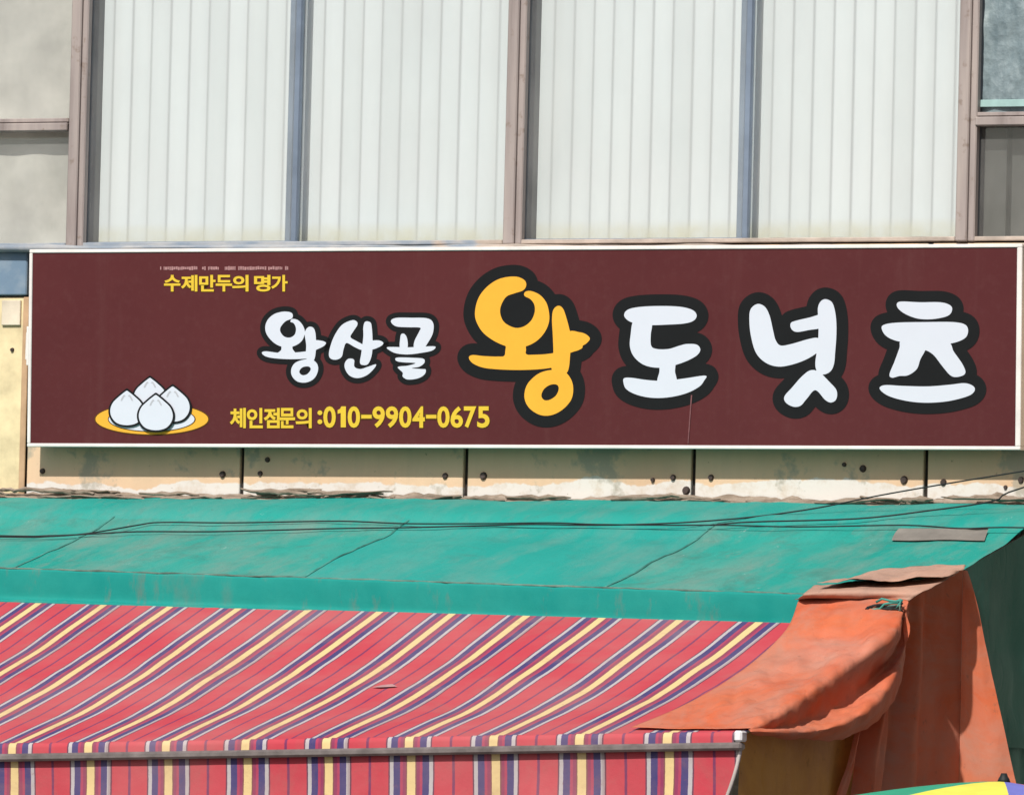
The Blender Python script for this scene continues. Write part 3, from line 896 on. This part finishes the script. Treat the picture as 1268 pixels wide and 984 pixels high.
for k in range(60):
    x = random.uniform(XL, XR+.4); w = wallz(x)
    env = .5+.9*fbm((x, 1, 8), 1.4)
    fl.append(flake(Vector((x, random.uniform(-.10, -.05), w.z+.018+random.uniform(-.020, .022)+.030*max(0, env)*random.random())), random.uniform(.15, .5), random.uniform(.016, .034), random.uniform(-.06, .06)))
part("sealant_strip", *join(*fl), M["sealant"], can, True)
# front board (fascia) in lengths, with rolled lower lip
def fascia_pt(x, dz, dy): p = eave_x(x); return p+Vector((0, dy, dz))
fh = .150
fx = [XL, XR]
for a, b in zip(fx[:-1], fx[1:]):
    rows = []
    for dz, dy in ((.012, .03), (.014, -.006), (.004, -.016), (-fh*.5, -.018), (-fh+.02, -.02), (-fh+.010, -.046), (-fh-.010, -.046), (-fh-.016, -.012)):
        rows.append([fascia_pt(a+(b-a)*k/90, dz, dy) for k in range(91)])
    v, f, _, _ = grid(rows, 2, 3, lambda p, i, j: .005*fbm(p, 3.5)+.003*fbm(p, 14))
    part("front_board", v, f, M["fascia"], can, True)
pts = [fascia_pt(XL+(XR-XL)*k/160, .016+.003*fbm((k*.11, 2, 1), 3), -.004) for k in range(161)]
part("drip_edge", *tube(pts, lambda t: .006+.003*fbm((t*40, 3, 1), 1), 6), M["drip"], can, True)
def rest_on_roof(px, py, lift):
    y = -1.7
    while y < -.12:
        p = P(px, py, y)
        a, b = wallz(p.x), eave_x(p.x)
        t = (a.y-p.y)/(a.y-b.y)
        if p.z < roof_pt(p.x, t).z+.016*fbm((p.x, p.y, 2), 1.3)+.005*fbm((p.x, p.y, 3), 5)+.009+lift+(.02 if t < .36 else 0): return p
        y += .004
    return P(px, py, -.12)
# grey patch on the roof
def on_roof(px, py, lift=.014):
    o = wallz(2.0); n = (eave_x(2.0)-wallz(2.0)).cross(eave_x(1.0)-eave_x(2.0)).normalized()
    return PP(px, py, o+Vector((0, 0, lift)), n)
rows = [[rest_on_roof(1104+(1219-1104)*k/8, 668.5+.6*math.sin(k), .010) for k in range(9)], [rest_on_roof(1108+(1222-1108)*k/8, 660, .010) for k in range(9)],
        [rest_on_roof(1113+(1224-1113)*k/8, 654, .010) for k in range(9)]]
v, f, _, _ = grid(rows, 2, 4)
part("patch", v, f, M["patch"], can, True)
# frame underneath
zp = lambda x: eave_x(x).z-.06
for x in (XL+.3, (XL+XR)/2, XR-.28):
    e = eave_x(x)
    part("post", *box(x-.04, x+.04, e.y+.06, e.y+.14, .12, e.z-.03, .005), M["steel"], can)
    part("rafter", *beam((x, -.01, wallz(x).z-.10), (x, e.y+.03, e.z-.085), .05, .07), M["steel"], can)
part("eave_beam", *beam(eave_x(XL)+Vector((0, .08, -.065)), eave_x(XR-.22)+Vector((0, .08, -.065)), .05, .07), M["steel"], can)

# ------------------------------------------------------------------ striped awning
BA, BB = P(0, 921, -4.10), P(925, 906, -3.95)
TA, TB = P(0, 744, -1.70), P(980, 771, -2.02)
bar_x = lambda x: at_x(BA, BB, x)
top_x = lambda x: at_x(TA, TB, x)
AXR = BB.x-.012
AXL = P(-330, 930, -4.1).x
awn = thing("striped_awning", (0, -3.0, .12), "red awning with yellow, navy and white stripes below the teal roof", "awning")
# stripe count along the bar
def stripe_u(x):
    b = bar_x(x)
    d = b-CAMLOC; zc = d.dot(FWD)
    return (d.dot(RT)/zc*FPX+634)
pxs = [(stripe_u(x), x) for x in (BA.x, BB.x)]
xk = []
for kk in range(-3, 10):
    px = 20.5+96*kk+.7*kk*kk
    t = (px-pxs[0][0])/(pxs[1][0]-pxs[0][0])
    xk.append((pxs[0][1]+(pxs[1][1]-pxs[0][1])*t, kk))
def u_of(x):
    for (xa, ka), (xb, kb) in zip(xk[:-1], xk[1:]):
        if x <= xb or kb == 9: return ka+(x-xa)/(xb-xa)
nu, nv = 240, 60
V, UVs = [], []
for j in range(nv+1):
    t = j/nv
    for i in range(nu+1):
        x = AXL+(AXR-AXL)*i/nu
        p = bar_x(x)*(1-t)+top_x(x)*t
        p.x = x
        s = math.sin(math.pi*t)
        p.z += -.036*s - .02*math.sin(math.pi*t)**2*(1-t)
        p.z += .020*s*fbm((x*.8, p.y*.5, 2), 1.0) + .006*s*fbm((x, p.y, 5), 2.2)
        p.x += .010*s*fbm((x*.6, p.y*.8, 11), 1.3)
        V.append(p); UVs.append((u_of(x), t))
F = [[j*(nu+1)+i, j*(nu+1)+i+1, (j+1)*(nu+1)+i+1, (j+1)*(nu+1)+i] for j in range(nv) for i in range(nu)]
part("canvas", V, F, M["stripe"], awn, True, UVs)
tc = PP(476, 849, bar_x(-1.0)*.6+top_x(-1.0)*.4+Vector((0, 0, -.02)), (top_x(-1.0)-bar_x(-1.0)).cross(Vector((-1, 0, 0))).normalized())
tj = min(range(len(V)), key=lambda q: (V[q]-tc).length); tj0 = V[tj]
part("torn_spot", [tj0+Vector((a, b, .006+b*.28+.004*c)) for a, b, c in ((-.05, -.02, 0), (.0, -.035, 1), (.07, .0, 0), (.03, .03, 1), (-.02, .025, 0))], [[0, 1, 2, 3, 4]], plain("frayed_canvas", (.48, .27, .27), .9, .1), awn)
def strip(profile, name, xr_fn, wav=0.0, nu=240):
    V, UVs, F = [], [], []
    nv = len(profile)
    for j, (dz, dy) in enumerate(profile):
        xr = xr_fn(j/(nv-1))
        for i in range(nu+1):
            x = AXL+(xr-AXL)*i/nu
            p = bar_x(x)
            w = wav*(j/(nv-1))
            V.append(Vector((x, p.y+dy+w*.8*math.sin(x*9+.6*math.sin(x*2.3))+w*fbm((x, j*.02, 3), 3), p.z+dz)))
            UVs.append((u_of(x), j/nv))
    F = [[j*(nu+1)+i, (j+1)*(nu+1)+i, (j+1)*(nu+1)+i+1, j*(nu+1)+i+1] for j in range(nv-1) for i in range(nu)]
    return part(name, V, F, M["stripe"], awn, True, UVs)
hem = [(.0, .0), (.004, -.022), (-.004, -.036), (-.022, -.040), (-.050, -.040)]
strip(hem, "front_hem", lambda t: AXR-.035)
b0, b1 = bar_x(AXL), bar_x(AXR)
part("front_rail", *beam(b0+Vector((0, -.020, -.064)), b1+Vector((0.004, -.020, -.064)), .062, .036, bev=.010), M["steel"], awn)
part("end_cap", *box(AXR-.034, AXR+.006, bar_x(AXR).y-.046, bar_x(AXR).y+.02, bar_x(AXR).z-.044, bar_x(AXR).z+.006, .008), M["cap"], awn)
vh = .245
val = strip([(-.074-vh*k/14, -.012+.010*math.sin(k/14*2.2)) for k in range(15)], "valance", lambda t: AXR-.012-.075*t**1.3, .010)
zb = lambda t: Vector((AXR-.012-.075*t**1.3, bar_x(AXR).y-.016+.010*math.sin(t*2.2), bar_x(AXR).z-.074-vh*t))
part("binding", *tube([zb(q/10) for q in range(11)], .009, 6), M["trim"], val, True)
part("binding", *tube([Vector((x, bar_x(x).y-.006+.008*math.sin(x*9+.6*math.sin(x*2.3))+.010*fbm((x, .28, 3), 3), bar_x(x).z-.074-vh)) for x in np.linspace(AXL, AXR-.087, 160)], .005, 5), M["trim"], val, True)
for x in (AXL+.4, -1.0, AXR-.22):
    a, b = top_x(x)+Vector((0, .05, -.10)), bar_x(x)+Vector((0, 0.0, -.07))
    mid = (a+b)/2+Vector((-.25, 0, -.12))
    part("folding_arm", *join(beam(a, mid, .05, .035), beam(mid, b, .045, .03)), M["steel"], awn)
part("roller_case", *tube([top_x(AXL)+Vector((0, .06, -.035)), top_x(AXR-.25)+Vector((0, .06, -.035))], .035, 10), M["steel"], awn, True)

# ------------------------------------------------------------------ orange tarp over the corner
XK = AXR+.02
ar0, ar1, ar2 = bar_x(AXR), top_x(AXR), bar_x(AXR-1.0)
AN = (ar1-ar0).cross(ar2-ar0).normalized()
if AN.z < 0: AN = -AN
def on_awn(px, py, lift): 
    return PP(px, py, ar0+AN*lift, AN)
Z5 = lambda x, y: (780+x/2.598, 680+y/2.598)
tarp = thing("orange_tarp", (XK, -2.6, .12), "faded orange tarpaulin draped over the canopy corner and awning end", "tarpaulin")
def mixv(a, b, t): return a+(b-a)*t
# front sheet: five columns L, mid, K then side swag V, R, H
rowsB = []
spec = [ # v,  L,          M,          K,          V,          R,          H   (zoom coordinates)
 (0.00, (545,150), (720,158), (880,166), (888,182), (895,196), (900,200)),
 (0.20, (505,255), (680,262), (838,268), (868,300), (884,318), (893,330)),
 (0.40, (405,355), (560,362), (700,372), (770,425), (830,440), (858,450)),
 (0.60, (285,440), (430,446), (570,458), (650,515), (735,535), (772,562)),
 (0.80, (150,512), (300,520), (455,535), (500,572), (600,585), (640,615)),
 (1.00, (5,572),   (200,574), (374,576), (382,580), (388,586), (392,592)),
]
bulge = {0.0: .0, .2: .025, .4: .08, .6: .13, .8: .10, 1.0: .02}
for v_, L_, M_, K_, V_, R_, H_ in spec:
    row = []
    for zz in (L_, M_, K_):
        lift = .035*(1-.7*v_)+(.07*(1-v_)**2 if v_ < .4 else 0)
        row.append(on_awn(*Z5(*zz), lift))
    k3 = row[-1]
    bz = bulge[v_]
    row.append(PX(*Z5(*V_), XK+.015))
    row.append(PX(*Z5(*R_), XK+.02+bz))
    row.append(PX(*Z5(*H_), XK+.0+bz*.55))
    rowsB.append(row)
# top row exactly on the eave
for n_, q in enumerate(spec[0][1:4]):
    px, py = Z5(*q)
    rowsB[0][n_] = P(px, 741, eave(px).y-.075)
def wr(p, i, j):
    e = min(1, i*9)*min(1, j*8+.3)*min(1, (1-j)*7+.15)
    return e*(.022*fbm((p.x*1.0, p.y*.8, p.z), 3.0)+.009*fbm(p, 8)+.030*(.4-abs(fbm((p.x*1.5+p.y*.5, p.y*.4, 2), 2.6)))*1.0+.012*(.3-abs(fbm((p.x*2-p.y, p.z, 5), 5))))
v, f, _, _ = grid(rowsB, 22, 22, wr)
fs = part("front_sheet", v, f, M["orange"], tarp, True)
sol = fs.modifiers.new("thickness", 'SOLIDIFY'); sol.thickness = .002
# pieces lying on the roof corner, with a lifted, open edge
def roofgrid(name, pts, mat, dispf, lift_rows):
    rows = [[on_roof(px, py, lift_rows[r]) for px, py in row] for r, row in enumerate(pts)]
    v, f, _, _ = grid(rows, 10, 8, dispf)
    o = part(name, v, f, mat, tarp, True)
    s = o.modifiers.new("thickness", 'SOLIDIFY'); s.thickness = .004
    return o
ez = lambda px: eave(px).y
rowsA = [[P(px, py, ez(px)-.072) for px, py in ((984, 742), (1020, 742), (1055, 742), (1090, 742), (1126, 743))],
         [on_roof(px, py, .06) for px, py in ((996, 735), (1028, 733), (1060, 732), (1098, 731), (1150, 729))],
         [on_roof(px, py, .04) for px, py in ((1012, 722), (1045, 722), (1080, 720), (1120, 719), (1183, 712))]]
v, f, _, _ = grid(rowsA, 8, 8, lambda p, i, j: .014*fbm(p, 5)*min(1, j*5))
o = part("roof_sheet", v, f, M["faded"], tarp, True); o.modifiers.new("thickness", 'SOLIDIFY').thickness = .002
rowsA2 = [[on_roof(px, py, l) for px, py, l in ((1012, 722, .10), (1040, 718, .115), (1075, 716.5, .115), (1108, 719, .09), (1135, 715, .10), (1170, 712, .085), (1188, 709, .05))],
          [on_roof(px, py, .07) for px, py in ((1030, 719), (1052, 714), (1082, 710), (1110, 711), (1140, 707), (1170, 705), (1192, 704))],
          [on_roof(px, py, .035) for px, py in ((1048, 716), (1066, 711), (1095, 704), (1120, 702), (1148, 700), (1176, 699), (1197, 699))]]
v, f, _, _ = grid(rowsA2, 8, 8, lambda p, i, j: .012*fbm(p, 7)+.010*fbm((p.x, 3, 1), 9)*(1-j))
o = part("loose_flap", v, f, M["faded"], tarp, True); o.modifiers.new("thickness", 'SOLIDIFY').thickness = .002
# side curtain in folds, under the swag
XC = XK-.02
YB = PX(1190, 800, XC).y
ZL = .75
NS = 90
def side_top(y):
    # follows the awning edge in front, then the roof edge behind
    ye = eave_x(XR).y
    if y < ye:
        t = (y-bar_x(AXR).y)/(ye-bar_x(AXR).y)
        return mixv(bar_x(AXR).z-.03, top_x(AXR).z-.02, max(0, t)) + (.0 if t < .9 else (t-.9)*10*(.14))
    t = (y-ye)/(0-ye)
    return mixv(eave_x(XR).z, wallz(XR).z, t)+.01
def curtain_sheet(y0, y1, zlow, foldf, n, nv=24, ztop=None):
    V = []
    for j in range(nv+1):
        s = j/nv
        for i in range(n+1):
            y = y0+(y1-y0)*i/n
            zt = (ztop or side_top)(y); z = mixv(zt, zlow, s)
            V.append(Vector((XC+foldf(i/n, s, y, z), y, z)))
    F = [[j*(n+1)+i, (j+1)*(n+1)+i, (j+1)*(n+1)+i+1, j*(n+1)+i+1] for j in range(nv) for i in range(n)]
    return V, F
y_f = bar_x(AXR).y+.02
y_m = PX(1075, 960, XC).y
def fold1(u, s, y, z):
    return -.03-.32*max(0, u-.42)+.016*math.sin(u*9+s*1.2)*min(1, s*4)+.015*fbm((y, z*.3, 4), 2.5)
v, f = curtain_sheet(y_f, YB-.1, ZL, fold1, 70)
part("inner_sheet", v, f, M["ochre"], tarp, True)
tops = crom([Vector(q) for q in ((1098, 790), (1112, 768), (1123, 749), (1146, 733), (1170, 718), (1192, 705))], 16)
def fan(u):
    k = u*(len(tops)-1); i = min(int(k), len(tops)-2); q = tops[i]+(tops[i+1]-tops[i])*(k-i)
    return PX(q.x, q.y, XC+.012), PX(1010+(1185-1010)*u**1.05, 1110, XC+.012)
def foldx(u, s):
    a = min(1, s*3.5+.12)
    a *= min(1, (1-u)*2.2)
    return -.075*min(1, (1-u)*4)+a*(.045*math.sin(u*19+.5)+.022*math.sin(u*37+1.1+s)+.022*fbm((u*3, s*1.2, 9), 2.5))
NU_, NV_ = 130, 40
V = []
for j in range(NV_+1):
    for i in range(NU_+1):
        u = i/NU_; a_, b_ = fan(u)
        p = a_+(b_-a_)*(j/NV_)
        V.append(p+Vector((foldx(u, j/NV_), 0, 0)))
F = [[j*(NU_+1)+i, (j+1)*(NU_+1)+i, (j+1)*(NU_+1)+i+1, j*(NU_+1)+i+1] for j in range(NV_) for i in range(NU_)]
part("side_sheet", V, F, M["orange"], tarp, True)
# lit corner strip that kicks outward
rows = []
for s in np.linspace(0, 1, 9):
    a_, b_ = fan(1.0)
    p = a_+(b_-a_)*s
    z = p.z; x0 = p.x+foldx(1.0, s)
    wdt = .012+.30*min(1, s/.75)
    rows.append([Vector((x0+wdt*q, p.y+.002+.05*q*q-.03*math.sin(q*math.pi)*s, z)) for q in (0, .25, .5, .75, 1)])
v, f, _, _ = grid(rows, 6, 4, lambda p, i, j: .012*fbm((p.x*2, p.y, p.z*.6), 4)*min(1, i*4))
part("corner_flap", v, f, M["orange"], tarp, True)
# rope tie at the corner
c0 = PX(1117, 755, XK-.02)+Vector((0, -.05, 0))
for q, mt in ((0, "seam"), (1, "rubber"), (2, "drip"), (3, "rubber")):
    pts = [c0+Vector((-.055+.085*math.sin(t*3.1+q*1.7)+.02*fbm((t, q, 1), 3), -.028+.012*math.cos(t*5+q), .028*math.cos(t*2.3+q*1.1)-.014*q+.018+.02*fbm((t, q, 4), 3))) for t in np.linspace(0, 3.2, 26)]
    part("rope_tie", *tube(pts, .0062, 6), M[mt], tarp, True)

# ------------------------------------------------------------------ dark green side tarp
gt = thing("green_tarp", (XK, -.7, .12), "dark green tarpaulin hanging down the shaded end of the canopy", "tarpaulin")
def fold3(u, s, y, z):
    return .0+min(1, s*2)*(.018*math.sin(u*9+.6)+.022*fbm((y*1.1, z*.8, 21), 2.0))+(.05*math.sin(s*22)*max(0, s-.42)*u)
zlow = PX(1255, 925, XC).z
v, f = curtain_sheet(YB+.03, -.02, zlow, fold3, 50, 40)
part("upper_sheet", v, f, M["darkgreen"], gt, True)
v, f = curtain_sheet(YB+.05, -.03, ZL-.2, lambda u, s, y, z: -.06+.03*math.sin(u*14+s), 40, 14, ztop=lambda y: zlow+.3)
part("lower_sheet", v, f, M["darkgreen"], gt, True)

# ------------------------------------------------------------------ cables across the roof
def cable(name, pxs, r, label, air):
    pts = []
    for px, py in pxs:
        p = rest_on_roof(px, py, .014)
        if px > air: p = P(px, py, pts[-1].y*.35+(-.42)*.65)
        pts.append(p)
    pts = crom(pts, 5)
    o = part(name, *tube(pts, r, 7), M["rubber"], None, True)
    tag(o, label, "cable", "cables strung over the canopy roof")
cable("power_cable", [(-300, 655), (0, 663), (60, 663), (110, 661), (170, 658), (260, 658), (345, 656), (420, 654), (500, 653), (580, 651), (660, 649), (740, 650), (840, 647), (930, 640), (1010, 629), (1090, 613), (1170, 599), (1268, 583), (1500, 545)], .0038, "black cable rising towards the signboard's lower right corner", 900)
cable("power_cable", [(-300, 657), (0, 664.5), (60, 664), (110, 660), (170, 650), (200, 646.5), (290, 647), (420, 645), (500, 648), (600, 648), (680, 647), (740, 649), (840, 650), (900, 650), (990, 652), (1120, 650), (1190, 654), (1268, 653), (1500, 662)], .0036, "black cable lying nearly level along the whole teal roof", 9999)
cable("power_cable", [(880, 650), (930, 646), (1060, 642), (1150, 632), (1230, 620), (1268, 603), (1500, 540)], .004, "thin dark cable below the rising one near the grey patch", 1060)

# ------------------------------------------------------------------ parasol
ap = P(1243, 967, -5.2)
par = thing("parasol", (ap.x, ap.y, .12), "multicoloured parasol with green, yellow and blue gores beside the orange tarp", "parasol")
cols = ["p_green", "p_yellow", "p_blue", "p_red"]*2
Rp = 1.15
a0 = math.radians(-110)
for g in range(8):
    V, F = [], []
    n, mm = 6, 12
    for j in range(mm+1):
        t = j/mm
        for i in range(n+1):
            s = i/n
            a = a0+(g-1+s)*math.pi/4
            r = Rp*t*(1-.045*math.sin(math.pi*s)*t)
            z = ap.z-.24*t**1.4-.03*math.sin(math.pi*s)*t*t-.05*r*math.cos(a-TH)
            V.append(Vector((ap.x+r*math.cos(a), ap.y+r*math.sin(a), z)))
    F = [[j*(n+1)+i, (j+1)*(n+1)+i, (j+1)*(n+1)+i+1, j*(n+1)+i+1] for j in range(mm) for i in range(n)]
    go = part("gore", V, F, M[cols[g]], par, True)
    a = a0+g*math.pi/4
    part("rib", *tube([Vector((ap.x+Rp*t*math.cos(a), ap.y+Rp*t*math.sin(a), ap.z-.24*t**1.4-.010-.05*Rp*t*math.cos(a-TH))) for t in np.linspace(.02, 1, 10)], .004, 5), M["steel"], par)
part("pole", *tube([(ap.x, ap.y, .16), (ap.x, ap.y, ap.z+.01)], .016, 10), M["cap"], par, True)
part("finial", *tube([(ap.x, ap.y, ap.z-.004), (ap.x, ap.y, ap.z+.012), (ap.x, ap.y, ap.z+.022), (ap.x, ap.y, ap.z+.036)], lambda t: .030*(1-.6*t), 12), M["rubber"], par, True)
part("base", *tube([(ap.x, ap.y, .12), (ap.x, ap.y, .16), (ap.x, ap.y, .20)], lambda t: .24-.20*max(0, t-.4), 20), M["concrete"], par, True)

# ------------------------------------------------------------------ added block, out of view right: cuts sky light on the tarp's side
nx0, nx1 = 5.9, 11.5
nb = thing("added_sky_blocker", (8.7, 0, 0), "plain plastered building next door standing forward of the shop front", "building")
part("wall", *box(nx0, nx1, -5.2, 6.0, 0.0, 8.0, .02), M["concrete"], nb)
part("flat_roof", *box(nx0-.15, nx1+.15, -5.35, 6.15, 8.002, 8.2, .02), M["concrete"], nb)
dr = part("blocker_shutter", *box(6.4, 9.6, -5.24, -5.19, .12, 2.9, .01), M["steel"], nb)
for k in range(26):
    part("slat", *box(6.4, 9.6, -5.26, -5.241, .15+k*.105, .15+k*.105+.09, .006), M["steel"], dr)
